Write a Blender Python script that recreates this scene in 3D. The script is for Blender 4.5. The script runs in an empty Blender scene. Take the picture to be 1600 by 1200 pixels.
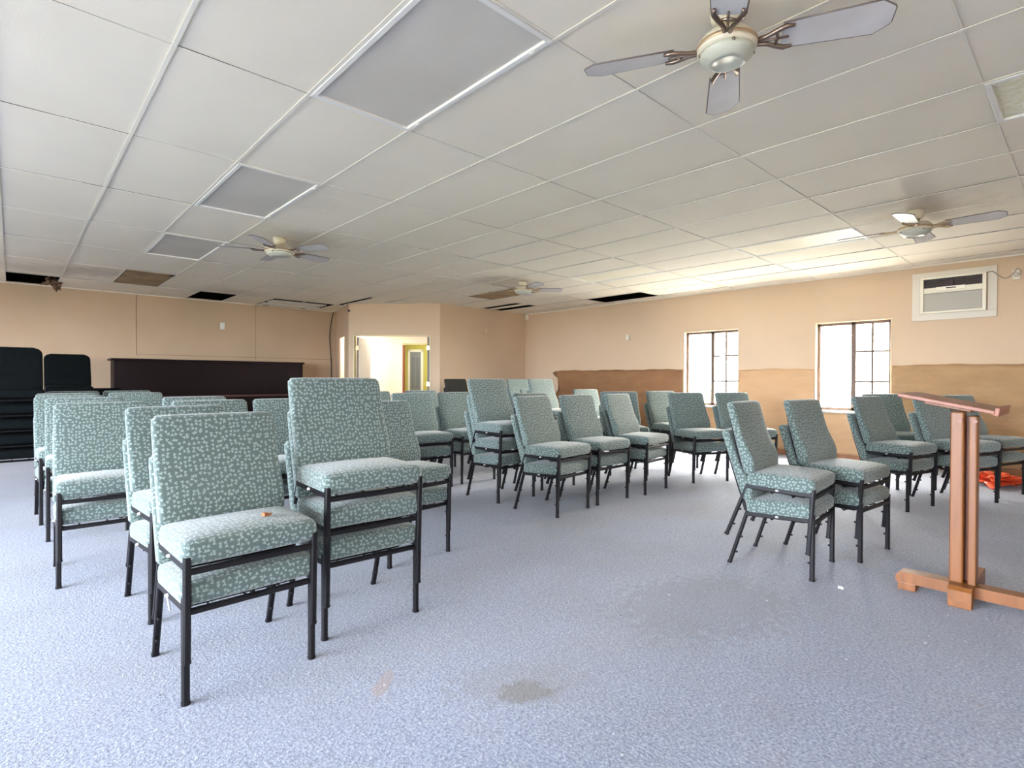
import bpy, bmesh, math, random
from mathutils import Vector, Matrix
random.seed(7)
sc = bpy.context.scene
COL = sc.collection
R = math.radians

# ------------------------------------------------------------------ helpers
def link(o, parent=None):
    COL.objects.link(o)
    if parent is not None: o.parent = parent
    return o

def tag(o, label=None, cat=None, group=None, kind=None):
    if label: o['label'] = label
    if cat: o['category'] = cat
    if group: o['group'] = group
    if kind: o['kind'] = kind
    return o

def empty(name, loc=(0, 0, 0), rz=0.0, label=None, cat=None, group=None, kind=None):
    o = bpy.data.objects.new(name, None)
    o.empty_display_size = 0.1
    o.location = loc; o.rotation_euler = (0, 0, rz)
    link(o)
    return tag(o, label, cat, group, kind)

class MB:
    """collects shapes into one mesh"""
    def __init__(s): s.v = []; s.f = []; s.smooth = []; s.mi = []; s.cur = 0
    def add(s, vs, fs, smooth=False):
        b = len(s.v); s.v += [tuple(v) for v in vs]
        for f in fs: s.f.append([b + i for i in f]); s.smooth.append(smooth); s.mi.append(s.cur)
        return s
    def box(s, x0, x1, y0, y1, z0, z1, M=None):
        vs = [Vector((x, y, z)) for x in (x0, x1) for y in (y0, y1) for z in (z0, z1)]
        if M is not None: vs = [M @ v for v in vs]
        return s.add(vs, [(0, 1, 3, 2), (4, 6, 7, 5), (0, 4, 5, 1), (2, 3, 7, 6), (0, 2, 6, 4), (1, 5, 7, 3)])
    def bbox(s, x0, x1, y0, y1, z0, z1, b=0.004, seg=2, M=None):
        bm = bmesh.new()
        bmesh.ops.create_cube(bm, size=1)
        for v in bm.verts:
            v.co = Vector((x0 + (v.co.x + .5) * (x1 - x0), y0 + (v.co.y + .5) * (y1 - y0), z0 + (v.co.z + .5) * (z1 - z0)))
        b = min(b, .45 * min(abs(x1 - x0), abs(y1 - y0), abs(z1 - z0)))
        bmesh.ops.bevel(bm, geom=bm.edges[:], offset=b, segments=seg, affect='EDGES', profile=.6)
        bm.normal_update()
        return s.frombm(bm, M, False)
    def frombm(s, bm, M=None, smooth=False):
        bm.verts.index_update()
        vs = [(M @ v.co) if M is not None else v.co.copy() for v in bm.verts]
        s.add(vs, [[v.index for v in f.verts] for f in bm.faces], smooth)
        bm.free(); return s
    def prism(s, poly, z0, z1, M=None, smooth=False):
        n = len(poly)
        vs = [Vector((p[0], p[1], z0)) for p in poly] + [Vector((p[0], p[1], z1)) for p in poly]
        if M is not None: vs = [M @ v for v in vs]
        fs = [list(range(n))[::-1], list(range(n, 2 * n))] + [(i, (i + 1) % n, n + (i + 1) % n, n + i) for i in range(n)]
        return s.add(vs, fs, smooth)
    def tube(s, path, r, n=8, caps=True, rads=None, smooth=True):
        path = [Vector(p) for p in path]; m = len(path)
        up = None; rings = []
        for i, p in enumerate(path):
            t = (path[min(i + 1, m - 1)] - path[max(i - 1, 0)]).normalized()
            if up is None:
                up = Vector((0, 0, 1)) if abs(t.z) < .9 else Vector((1, 0, 0))
            a = t.cross(up).normalized(); b = a.cross(t).normalized(); up = b
            rr = rads[i] if rads else r
            rings.append([p + rr * (math.cos(2 * math.pi * k / n) * a + math.sin(2 * math.pi * k / n) * b) for k in range(n)])
        vs = [v for rg in rings for v in rg]
        fs = [(i * n + k, i * n + (k + 1) % n, (i + 1) * n + (k + 1) % n, (i + 1) * n + k) for i in range(m - 1) for k in range(n)]
        if caps: fs += [list(range(n))[::-1], list(range((m - 1) * n, m * n))]
        return s.add(vs, fs, smooth)
    def bar(s, p0, p1, w, d, xdir=(1, 0, 0)):
        """rectangular bar p0->p1, w along xdir, d across"""
        p0, p1 = Vector(p0), Vector(p1); t = (p1 - p0).normalized()
        a = Vector(xdir); a = (a - a.dot(t) * t).normalized(); b = t.cross(a)
        q = [(-w / 2, -d / 2), (w / 2, -d / 2), (w / 2, d / 2), (-w / 2, d / 2)]
        c = .22 * min(w, d)
        q = []
        for sx, sy in ((-1, -1), (1, -1), (1, 1), (-1, 1)):
            e = [(sx * w / 2, sy * (d / 2 - c)), (sx * (w / 2 - c), sy * d / 2)]
            q += e if sx * sy > 0 else e[::-1]
        vs = [p + x * a + y * b for p in (p0, p1) for x, y in q]; n = len(q)
        return s.add(vs, [list(range(n))[::-1], list(range(n, 2 * n))] + [(i, (i + 1) % n, n + (i + 1) % n, n + i) for i in range(n)])
    def lathe(s, prof, n=32, c=(0, 0, 0), smooth=True):
        c = Vector(c); vs = []
        for r, z in prof:
            for k in range(n):
                a = 2 * math.pi * k / n
                vs.append(c + Vector((r * math.cos(a), r * math.sin(a), z)))
        m = len(prof)
        fs = [(i * n + k, i * n + (k + 1) % n, (i + 1) * n + (k + 1) % n, (i + 1) * n + k) for i in range(m - 1) for k in range(n)]
        fs += [list(range(n))[::-1], list(range((m - 1) * n, m * n))]
        return s.add(vs, fs, smooth)
    def build(s, name, mat, parent=None, loc=None, uv=False, fixn=True, kind=None):
        me = bpy.data.meshes.new(name)
        me.from_pydata(s.v, [], s.f); me.update()
        for p, sm, mi in zip(me.polygons, s.smooth, s.mi): p.use_smooth = sm; p.material_index = mi
        for m in (mat if isinstance(mat, (list, tuple)) else [mat]): me.materials.append(m)
        if fixn:
            bm = bmesh.new(); bm.from_mesh(me); bmesh.ops.recalc_face_normals(bm, faces=bm.faces[:]); bm.to_mesh(me); bm.free()
        if uv: boxuv(me)
        o = bpy.data.objects.new(name, me); link(o, parent)
        if loc is not None: o.location = loc
        if kind: o['kind'] = kind
        return o

def boxuv(me):
    uvl = me.uv_layers.new(name='UVMap')
    for p in me.polygons:
        n = p.normal; ax = max(range(3), key=lambda i: abs(n[i]) * (1.0, 1.15, 1.0)[i])
        for li in p.loop_indices:
            c = me.vertices[me.loops[li].vertex_index].co
            uvl.data[li].uv = ((c.y, c.z), (c.x, c.z), (c.x, c.y))[ax]

def copy_tree(o, parent=None):
    c = o.copy(); COL.objects.link(c)
    if parent is not None:
        c.parent = parent
    for ch in list(o.children): copy_tree(ch, c)
    return c

# ------------------------------------------------------------------ materials
MATS = {}
class NT:
    def __init__(s, name):
        s.m = bpy.data.materials.new(name); s.m.use_nodes = True
        s.t = s.m.node_tree; s.b = s.t.nodes['Principled BSDF']; s.out = s.t.nodes['Material Output']
    def n(s, typ, **kw):
        nd = s.t.nodes.new(typ)
        for k, v in kw.items():
            if k.startswith('i_'):
                nd.inputs[k[2:].replace('_', ' ')].default_value = v
            else: setattr(nd, k, v)
        return nd
    def l(s, a, b): s.t.links.new(a, b)
    def math(s, op, a, b=None, c=None):
        nd = s.n('ShaderNodeMath', operation=op)
        for i, x in enumerate((a, b, c)):
            if x is None: continue
            if isinstance(x, (int, float)): nd.inputs[i].default_value = x
            else: s.l(x, nd.inputs[i])
        return nd.outputs[0]
    def mix(s, fac, a, b, mode='MIX'):
        nd = s.n('ShaderNodeMix', data_type='RGBA', blend_type=mode)
        for i, x in ((0, fac), (6, a), (7, b)):
            if isinstance(x, (int, float)): nd.inputs[i].default_value = x
            elif isinstance(x, tuple): nd.inputs[i].default_value = (*x, 1)
            else: s.l(x, nd.inputs[i])
        return nd.outputs[2]
    def noise(s, vec, scale, detail=3, rough=.5):
        nd = s.n('ShaderNodeTexNoise'); nd.inputs['Scale'].default_value = scale; nd.inputs['Detail'].default_value = detail
        nd.inputs['Roughness'].default_value = rough
        if vec is not None: s.l(vec, nd.inputs['Vector'])
        return nd.outputs['Fac']
    def ramp(s, fac, stops):
        nd = s.n('ShaderNodeValToRGB'); e = nd.color_ramp.elements
        while len(e) < len(stops): e.new(.5)
        for el, (p, c) in zip(e, stops): el.position = p; el.color = (*c, 1)
        s.l(fac, nd.inputs[0]); return nd.outputs[0]
    def rng(s, x, a, b, c=0., d=1.):
        nd = s.n('ShaderNodeMapRange'); s.l(x, nd.inputs[0])
        for i, v in enumerate((a, b, c, d)): nd.inputs[i + 1].default_value = v
        return nd.outputs[0]
    def obj(s): return s.n('ShaderNodeTexCoord').outputs['Object']
    def pos(s): return s.n('ShaderNodeNewGeometry').outputs['Position']
    def bump(s, h, strength=.3, dist=.01):
        nd = s.n('ShaderNodeBump'); nd.inputs['Strength'].default_value = strength; nd.inputs['Distance'].default_value = dist
        s.l(h, nd.inputs['Height']); s.l(nd.outputs[0], s.b.inputs['Normal'])
    def base(s, c):
        if isinstance(c, tuple): s.b.inputs['Base Color'].default_value = (*c, 1)
        else: s.l(c, s.b.inputs['Base Color'])
    def set(s, **k):
        for a, v in k.items(): s.b.inputs[a.replace('_', ' ')].default_value = v
        return s

def plain(name, col, rough=.6, metal=0., var=.0, scale=8., bump=0., spec=.5):
    t = NT(name); t.set(Roughness=rough, Metallic=metal); t.b.inputs['Specular IOR Level'].default_value = spec
    if var or bump:
        nz = t.noise(t.obj(), scale, 4)
        t.base(t.mix(t.rng(nz, .3, .7), tuple(c * (1 - var) for c in col), tuple(min(1, c * (1 + var)) for c in col)))
        if bump: t.bump(nz, bump, .01)
    else: t.base(col)
    return t.m

def fabric_mat(name, base, motif, sheen=.35):
    t = NT(name)
    uv = t.n('ShaderNodeTexCoord').outputs['UV']
    mp = t.n('ShaderNodeVectorMath', operation='SCALE'); t.l(uv, mp.inputs[0]); mp.inputs['Scale'].default_value = 1 / .0182
    v = t.n('ShaderNodeTexVoronoi', voronoi_dimensions='2D'); v.inputs['Scale'].default_value = 1; v.inputs['Randomness'].default_value = .68
    t.l(mp.outputs[0], v.inputs['Vector'])
    sub = t.n('ShaderNodeVectorMath', operation='SUBTRACT'); t.l(mp.outputs[0], sub.inputs[0]); t.l(v.outputs['Position'], sub.inputs[1])
    sepc = t.n('ShaderNodeSeparateColor'); t.l(v.outputs['Color'], sepc.inputs[0])
    rot = t.n('ShaderNodeVectorRotate', rotation_type='Z_AXIS'); t.l(sub.outputs[0], rot.inputs['Vector'])
    t.l(t.math('MULTIPLY', sepc.outputs[0], 6.283), rot.inputs['Angle'])
    sx = t.n('ShaderNodeSeparateXYZ'); t.l(rot.outputs[0], sx.inputs[0])
    ax = t.math('ABSOLUTE', sx.outputs[0])
    yy = t.math('SUBTRACT', t.math('MULTIPLY', sx.outputs[1], 1.1), t.math('MULTIPLY', ax, .95))
    d = t.math('SQRT', t.math('ADD', t.math('MULTIPLY', t.math('MULTIPLY', ax, ax), .75), t.math('POWER', t.math('ADD', yy, .12), 2)))
    m = t.rng(d, .23, .34, 1., 0.)
    wv = t.noise(uv, 900, 2)
    b1 = t.mix(t.rng(wv, .3, .7), tuple(c * .8 for c in base), tuple(c * 1.2 for c in base))
    col = t.mix(m, b1, motif)
    wear = t.noise(t.obj(), 5, 3)
    col = t.mix(t.math('MULTIPLY', t.rng(wear, .45, .8), .25), col, tuple(c * 1.25 for c in base))
    t.base(col); t.set(Roughness=.82)
    t.b.inputs['Sheen Weight'].default_value = sheen; t.b.inputs['Sheen Roughness'].default_value = .5
    t.b.inputs['Specular IOR Level'].default_value = .35
    t.bump(t.math('ADD', t.math('MULTIPLY', m, .6), wv), .25, .002)
    return t.m

FAB = fabric_mat('green_leaf_fabric', (.086, .121, .111), (.25, .315, .293), .42)
BFAB = plain('black_fabric', (.0022, .0036, .0042), .9, 0, .3, 30, 0, .12)
METAL = plain('dark_bronze_metal', (.0065, .0052, .0066), .45, .0, .2, 20, 0, .28)
BMETAL = plain('black_metal', (.003, .003, .0035), .6, 0, 0, 8, 0, .1)
BOLT = plain('pale_nylon', (.55, .52, .5), .5)

def carpet():
    t = NT('blue_grey_carpet'); p = t.pos()
    n1 = t.noise(p, 95, 3, .65); n2 = t.noise(p, 34, 3, .6); n3 = t.noise(p, 1.1, 4, .55); n4 = t.noise(p, 5, 4, .6)
    c = t.ramp(n1, [(.30, (.13, .15, .215)), (.46, (.25, .28, .375)), (.58, (.325, .36, .46)), (.72, (.52, .55, .63))])
    c = t.mix(t.math('MULTIPLY', t.rng(n2, .56, .70), .30), c, (.50, .52, .58))
    c = t.mix(t.math('MULTIPLY', t.rng(n2, .44, .30), .30), c, (.10, .13, .17))
    c = t.mix(t.math('MULTIPLY', t.rng(n3, .40, .68), .42), c, (.215, .215, .225))
    c = t.mix(t.math('MULTIPLY', t.rng(n4, .55, .75), .20), c, (.30, .27, .24))
    def stain(cx, cy, rx, ry, ang, col, k):
        s = t.n('ShaderNodeVectorMath', operation='SUBTRACT'); t.l(p, s.inputs[0]); s.inputs[1].default_value = (cx, cy, 0)
        r = t.n('ShaderNodeVectorRotate', rotation_type='Z_AXIS'); t.l(s.outputs[0], r.inputs['Vector']); r.inputs['Angle'].default_value = ang
        m = t.n('ShaderNodeVectorMath', operation='MULTIPLY'); t.l(r.outputs[0], m.inputs[0]); m.inputs[1].default_value = (1 / rx, 1 / ry, 0)
        ln = t.n('ShaderNodeVectorMath', operation='LENGTH'); t.l(m.outputs[0], ln.inputs[0])
        dd = t.math('ADD', ln.outputs['Value'], t.rng(t.noise(p, 22, 4), .3, .7, -.35, .35))
        return t.math('MULTIPLY', t.rng(dd, 1.15, .75), k), col
    for a in ((1.379, 1.416, .105, .065, .6, (.14, .125, .105), .72), (1.40, 1.47, .26, .15, .6, (.22, .22, .23), .4),
              (1.023, 1.809, .085, .032, -.75, (.33, .25, .22), .6), (2.6, 1.35, .5, .35, .3, (.17, .17, .18), .45)):
        f, col = stain(*a); c = t.mix(f, c, col)
    t.base(c); t.set(Roughness=.95); t.b.inputs['Specular IOR Level'].default_value = .2
    t.b.inputs['Sheen Weight'].default_value = .25
    t.bump(t.math('ADD', n1, t.math('MULTIPLY', n2, .6)), .7, .006)
    return t.m
CARPET = carpet()

def wallmat(name, col, col2):
    t = NT(name); p = t.pos()
    n = t.noise(p, .9, 4, .55); n2 = t.noise(p, 160, 2)
    t.base(t.mix(t.rng(n, .3, .7), col, col2)); t.set(Roughness=.75); t.b.inputs['Specular IOR Level'].default_value = .3
    t.bump(n2, .12, .003); return t.m
PEACH = wallmat('peach_wall_paint', (.60, .445, .305), (.64, .485, .34))
TAN = wallmat('shaded_tan_panel', (.49, .355, .24), (.54, .40, .275))  # darker than the peach walls: shading is put into this tan
HALL = wallmat('white_hall_paint', (.80, .76, .70), (.83, .80, .75))
LIME = wallmat('yellow_green_paint', (.50, .46, .12), (.54, .50, .15))
def tilemat():
    t = NT('ceiling_tile'); p = t.pos()
    n = t.noise(p, .55, 4, .6); n2 = t.noise(p, 220, 2)
    c = t.mix(t.rng(n, .35, .72), (.86, .80, .685), (.79, .725, .615))
    def ring(cx, cy, r, k):
        s = t.n('ShaderNodeVectorMath', operation='DISTANCE'); t.l(p, s.inputs[0]); s.inputs[1].default_value = (cx, cy, 2.64)
        d = t.math('ADD', s.outputs['Value'], t.rng(t.noise(p, 6, 4), .3, .7, -.15, .15))
        return t.math('MULTIPLY', t.rng(d, r, r * .35), k)
    for a in ((.9, 9.6, .55, .5), (.3, 9.9, .6, .35), (5.95, 1.0, .55, .3), (2.35, 5.75, .5, .25), (5.5, 6.2, .5, .25), (1.9, 4.5, .35, .12), (3.0, 10.2, .5, .25)):
        c = t.mix(ring(*a), c, (.40, .345, .28))
    t.base(c); t.set(Roughness=.9); t.b.inputs['Specular IOR Level'].default_value = .2
    t.bump(n2, .25, .003); return t.m
TILE = tilemat()
BARM = plain('white_grid_metal', (.79, .75, .66), .6, 0, 0, 8, 0, .3)
DARK = plain('shaded_plenum', (.006, .0045, .004), .95, 0, .3, 3, 0, .1)  # near-black: the shade of the ceiling cavity is put into the colour
def kraft(name, a, b, wr):
    t = NT(name); p = t.pos()
    mp = t.n('ShaderNodeMapping'); t.l(p, mp.inputs[0]); mp.inputs['Scale'].default_value = (1, 1, 2.6); mp.inputs['Rotation'].default_value = (.35, 0, 0)
    n = t.noise(mp.outputs[0], 2.4, 5, .55)
    t.base(t.mix(t.rng(n, .3, .7), a, b)); t.set(Roughness=.7); t.bump(n, wr, .06); return t.m
KRAFT = kraft('brown_kraft_paper', (.36, .21, .095), (.44, .27, .13), 1.)
KRAFT_D = kraft('dark_kraft_paper', (.25, .115, .045), (.31, .155, .065), .6)
KRAFT2 = kraft('light_brown_paper', (.55, .335, .17), (.60, .375, .20), .35)
def wood(name, a, b, c, sc_=1.):
    t = NT(name); o = t.obj()
    mp = t.n('ShaderNodeMapping'); t.l(o, mp.inputs[0]); mp.inputs['Scale'].default_value = (9 * sc_, 9 * sc_, 1.1 * sc_)
    n = t.noise(mp.outputs[0], 4, 5, .6)
    wv = t.n('ShaderNodeTexWave', wave_type='BANDS', bands_direction='X'); wv.inputs['Scale'].default_value = 2.2; wv.inputs['Distortion'].default_value = 6
    wv.inputs['Detail'].default_value = 3; t.l(mp.outputs[0], wv.inputs['Vector'])
    col = t.mix(t.rng(n, .3, .7), a, b); col = t.mix(t.math('MULTIPLY', wv.outputs['Fac'], .35), col, c)
    v = t.n('ShaderNodeTexVoronoi'); v.inputs['Scale'].default_value = 7; t.l(o, v.inputs['Vector'])
    kn = t.rng(v.outputs['Distance'], .05, .10, 1., 0.)
    col = t.mix(kn, col, tuple(x * .25 for x in c))
    t.base(col); t.set(Roughness=.42); t.bump(n, .08, .003); return t.m
PINE = wood('honey_pine', (.205, .068, .012), (.25, .088, .018), (.125, .036, .006))
REDW = wood('reddish_pine', (.26, .085, .042), (.31, .11, .056), (.16, .04, .02))
MAROON = plain('dark_maroon_laminate', (.0085, .002, .0026), .5, 0, .25, 4, 0, .2)
MAROON2 = plain('maroon_edge', (.085, .03, .028), .4, 0, .2, 4)
WHITE = plain('white_paint', (.80, .79, .75), .5, 0, .03, 6)
CREAM = plain('cream_plastic', (.74, .68, .56), .45)
FRAME = plain('bronze_window_frame', (.12, .075, .05), .5, .2, .2, 15)
BLACKM = plain('black_rubber', (.01, .01, .01), .6)
def lens(name, a, b):
    t = NT(name); o = t.obj()
    w = t.n('ShaderNodeTexVoronoi', feature='F1', distance='CHEBYCHEV'); w.inputs['Scale'].default_value = 90; w.inputs['Randomness'].default_value = 0
    t.l(o, w.inputs['Vector'])
    n = t.noise(o, 1.6, 3)
    t.base(t.mix(t.rng(n, .3, .7), a, b)); t.set(Roughness=.5); t.b.inputs['Specular IOR Level'].default_value = .25; t.bump(w.outputs['Distance'], .3, .003); return t.m
LENS = lens('grey_prismatic_lens', (.58, .545, .49), (.64, .605, .55))
LENS_C = lens('cream_prismatic_lens', (.84, .77, .60), (.88, .82, .68))
def crinkle():
    t = NT('crinkled_yellowed_lens'); o = t.obj(); n = t.noise(o, 26, 5, .65)
    t.base(t.mix(t.rng(n, .3, .7), (.80, .76, .50), (.93, .92, .80))); t.set(Roughness=.5); t.bump(n, .9, .03); return t.m
LENS_Y = crinkle()
BROWNP = plain('water_stained_brown_panel', (.30, .20, .105), .8, 0, .35, 3)
GREYD = plain('grey_blue_door_paint', (.215, .235, .27), .5)
def glassmat():
    t = NT('obscure_glass'); nt = t.t
    nt.nodes.remove(t.b)
    tr = t.n('ShaderNodeBsdfTransparent'); tr.inputs[0].default_value = (.97, .97, .95, 1)
    tl = t.n('ShaderNodeBsdfTranslucent'); tl.inputs[0].default_value = (.95, .95, .92, 1)
    gl = t.n('ShaderNodeBsdfGlossy'); gl.inputs['Roughness'].default_value = .25
    o = t.obj(); n = t.noise(o, 55, 3)
    mpn = t.n('ShaderNodeMapping'); t.l(o, mpn.inputs[0]); mpn.inputs['Rotation'].default_value = (.5, 0, 0); mpn.inputs['Scale'].default_value = (1, 1, 3)
    n2 = t.noise(mpn.outputs[0], 14, 4)
    bp = t.n('ShaderNodeBump'); bp.inputs['Strength'].default_value = .6; bp.inputs['Distance'].default_value = .02; t.l(n, bp.inputs['Height'])
    t.l(bp.outputs[0], tl.inputs['Normal']); t.l(bp.outputs[0], gl.inputs['Normal'])
    m1 = t.n('ShaderNodeMixShader'); t.l(t.rng(n2, .35, .65, .06, .22), m1.inputs[0]); t.l(tr.outputs[0], m1.inputs[1]); t.l(tl.outputs[0], m1.inputs[2])
    m2 = t.n('ShaderNodeMixShader'); m2.inputs[0].default_value = .06; t.l(m1.outputs[0], m2.inputs[1]); t.l(gl.outputs[0], m2.inputs[2])
    t.l(m2.outputs[0], t.out.inputs['Surface']); return t.m
GLASS = glassmat()
FANW = plain('fan_ivory_enamel', (.66, .60, .47), .4)
BLADE = plain('fan_blade_whitewash', (.60, .575, .57), .5, 0, .10, 5)
BLADEE = plain('fan_blade_dark_edge', (.16, .13, .125), .5)
BRONZE = plain('fan_antique_bronze', (.30, .225, .18), .3, .95)
BRASS = plain('fan_aged_brass', (.50, .36, .22), .35, .6)
BOWL = plain('fan_frosted_bowl', (.50, .51, .43), .3)
ACW = plain('air_conditioner_plastic', (.78, .73, .60), .45)
ACG = plain('air_conditioner_grille', (.40, .375, .32), .55)
ORANGE = plain('orange_plastic', (.75, .10, .03), .4, 0, .25, 12)
GROUNDM = plain('pale_concrete', (.13, .13, .10), .9, 0, .2, .5)

# ------------------------------------------------------------------ camera
H = 1.145; CZ = 2.64
def camera():
    yaw, pit, rol = R(42.77), R(-.5), R(.18)
    fw = Vector((math.sin(yaw) * math.cos(pit), math.cos(yaw) * math.cos(pit), math.sin(pit)))
    rt = Vector((math.cos(yaw), -math.sin(yaw), 0)); up = rt.cross(fw)
    r2 = math.cos(rol) * rt + math.sin(rol) * up; u2 = -math.sin(rol) * rt + math.cos(rol) * up
    M = Matrix((r2, u2, -fw)).transposed().to_4x4(); M.translation = (0, 0, H)
    cd = bpy.data.cameras.new('camera'); cd.sensor_width = 36; cd.lens = 845 / 1600 * 36; cd.clip_start = .05; cd.clip_end = 200
    o = bpy.data.objects.new('camera', cd); COL.objects.link(o); o.matrix_world = M; sc.camera = o
camera()

# ------------------------------------------------------------------ room shell
def slab(us, vs, solid, thick, fmap, mb=None):
    """wall with holes: us, vs edge lists; solid(i,j); fmap(u,v,w)"""
    mb = mb or MB(); nu, nv = len(us) - 1, len(vs) - 1
    S = lambda i, j: 0 <= i < nu and 0 <= j < nv and solid(i, j)
    def q(*p): mb.add([fmap(*x) for x in p], [(0, 1, 2, 3)])
    for i in range(nu):
        for j in range(nv):
            if not S(i, j): continue
            a, b, c, d = us[i], us[i + 1], vs[j], vs[j + 1]
            q((a, c, 0), (b, c, 0), (b, d, 0), (a, d, 0)); q((a, c, thick), (a, d, thick), (b, d, thick), (b, c, thick))
            if not S(i - 1, j): q((a, c, 0), (a, d, 0), (a, d, thick), (a, c, thick))
            if not S(i + 1, j): q((b, c, 0), (b, c, thick), (b, d, thick), (b, d, 0))
            if not S(i, j - 1): q((a, c, 0), (a, c, thick), (b, c, thick), (b, c, 0))
            if not S(i, j + 1): q((a, d, 0), (b, d, 0), (b, d, thick), (a, d, thick))
    return mb
def wall(name, us, holes, zs, fmap, mat, thick=.14):
    """holes: list of (u0,u1,z0,z1)"""
    U = sorted(set(us + [h[0] for h in holes] + [h[1] for h in holes])); V = sorted(set(zs + [h[2] for h in holes] + [h[3] for h in holes]))
    def solid(i, j):
        u = (U[i] + U[i + 1]) / 2; v = (V[j] + V[j + 1]) / 2
        return not any(h[0] < u < h[1] and h[2] < v < h[3] for h in holes)
    return slab(U, V, solid, thick, fmap).build(name, mat, kind='structure', fixn=False)

XW = 8.75; YB = 11.6; XL = -5.0; YF = -4.4; WT = 2.662
P1 = Vector((4.95, 10.17)); P2 = Vector((6.22, 8.825)); PC = Vector((XW, 9.0)); PA = Vector((5.34, YB))
W1 = (4.0, 4.96, .70, 1.98); W2 = (1.90, 2.83, .70, 1.98)
# unseen wall openings, added to let in daylight for the left-hand chairs
WR = []
LO = [(.2, 5.2, .05, 2.3), (8.6, 10.4, 1.4, 2.3)]
FO = [(-3.4, -2.0, .05, 2.1)]
def wall_between(name, a, b, holes, mat, thick=.12, z1=WT):
    d = (b - a); L = d.length; d = d / L; n = Vector((-d.y, d.x))
    return wall(name, [0, L], holes, [0, z1], lambda u, v, w: Vector((a.x + d.x * u + n.x * w, a.y + d.y * u + n.y * w, v)), mat, thick)
wall('wall_right', [YF, 9.1], [W1, W2] + WR, [0, WT], lambda u, v, w: Vector((XW + w, u, v)), PEACH)
wall('wall_back', [XL, 5.45], [], [0, WT], lambda u, v, w: Vector((u, YB + w, v)), TAN)
wall('wall_left', [YF, YB], LO, [0, WT], lambda u, v, w: Vector((XL - w, u, v)), PEACH)
wall('wall_front', [XL, XW], FO, [0, WT], lambda u, v, w: Vector((u, YF - w, v)), PEACH)
wall_between('wall_corner', P2, PC + Vector((.1, .007)), [], PEACH)
dl = (P2 - P1).length
wall_between('wall_diagonal', P1, P2, [(.10, 1.66, -.01, 2.02)], PEACH)
sl = (P1 - PA).length
wall_between('wall_alcove', PA, P1, [(.265 * sl, .69 * sl, -.01, 2.03)], TAN, .03)
MB().add([(XL - .2, YF - .2, 0), (XW + .2, YF - .2, 0), (XW + .2, YB + .2, 0), (XL - .2, YB + .2, 0)], [(0, 1, 2, 3)]).build('floor', CARPET, kind='structure')

# ceiling: lay-in tiles on a grid, some missing
GX = [.545 + .6096 * i for i in range(-9, 14)]; GX[0] = XL; GX.append(XW)
GY = [YF, -3.25, -2.03, -.81, .405, 1.63, 2.83, 4.05, 5.30, 6.50, 7.75, 9.07, 10.45, YB]
def cell(x, y):
    i = max(k for k in range(len(GX) - 1) if GX[k] <= x + 1e-6); j = max(k for k in range(len(GY) - 1) if GY[k] <= y + 1e-6)
    return i, j
LIGHTS = [(1.4, 2.2), (1.4, 4.7), (1.4, 7.1), (6.3, 2.2), (6.3, 4.7), (3.9, -.2)]
HOLES = [(.2, 11), (2.7, 11), (3.9, 11), (4.5, 11), (6.3, 7.1), (7.5, 8.5), (8.1, 6.0), (1.4, 9.7), (5.2, 9.7)]
lc = {cell(*p) for p in LIGHTS}; hc = {cell(*p) for p in HOLES}
tm = MB()
for i in range(len(GX) - 1):
    for j in range(len(GY) - 1):
        if (i, j) in lc or (i, j) in hc: continue
        x0, x1, y0, y1 = GX[i] + .001, GX[i + 1] - .005, GY[j] + .001, GY[j + 1] - .006
        z = [CZ + .004 + random.uniform(-.0015, .002) for _ in range(4)]
        sag = random.uniform(0, .004) if y0 < 6 else random.uniform(0, .014)
        n = 4; vs = []
        for a in range(n + 1):
            for b in range(n + 1):
                s, t = a / n, b / n
                zz = (z[0] * (1 - s) + z[1] * s) * (1 - t) + (z[2] * (1 - s) + z[3] * s) * t - sag * 16 * s * (1 - s) * t * (1 - t)
                vs.append((x0 + (x1 - x0) * s, y0 + (y1 - y0) * t, zz))
        tm.add(vs, [(a * (n + 1) + b, a * (n + 1) + b + 1, (a + 1) * (n + 1) + b + 1, (a + 1) * (n + 1) + b) for a in range(n) for b in range(n)], True)
ceil = tm.build('ceiling', TILE, kind='structure', fixn=False)
g = MB()
for x in GX[1:-1]: g.box(x - .014, x + .006, YF, YB, CZ - .004, CZ + .0)
for j, y in enumerate(GY[1:-1]):
    for i in range(len(GX) - 1): g.box(GX[i] + .006, GX[i + 1] - .014, y - .007, y + .003, CZ - .0015, CZ + .002)
g.build('grid', BARM, ceil)
rd = MB(); rd.box(XL - .3, XW + .3, YF - .3, YB + .3, 3.0, 3.1)
rd.box(XL - .3, XL - .2, YF - .3, YB + .3, 2.5, 3.0); rd.box(XW + .2, XW + .3, YF - .3, YB + .3, 2.5, 3.0); rd.box(XL - .2, XW + .2, YF - .3, YF - .2, 2.5, 3.0); rd.box(XL - .2, XW + .2, YB + .2, YB + .3, 2.5, 3.0)
rd.box(XL - .2, XW + .2, YB + .13, YB + .2, 2.55, 2.7); rd.box(XW + .13, XW + .2, YF - .2, YB + .2, 2.55, 2.7)
rd.build('roof_deck', DARK, ceil)
# wall angle along the walls
tr = MB(); tr.box(XW - .02, XW - .001, YF, 9.0, CZ - .012, CZ + .004); tr.box(XL, 5.3, YB - .02, YB - .001, CZ - .012, CZ + .004)
tr.build('trim_1', BARM, kind='structure')
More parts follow.
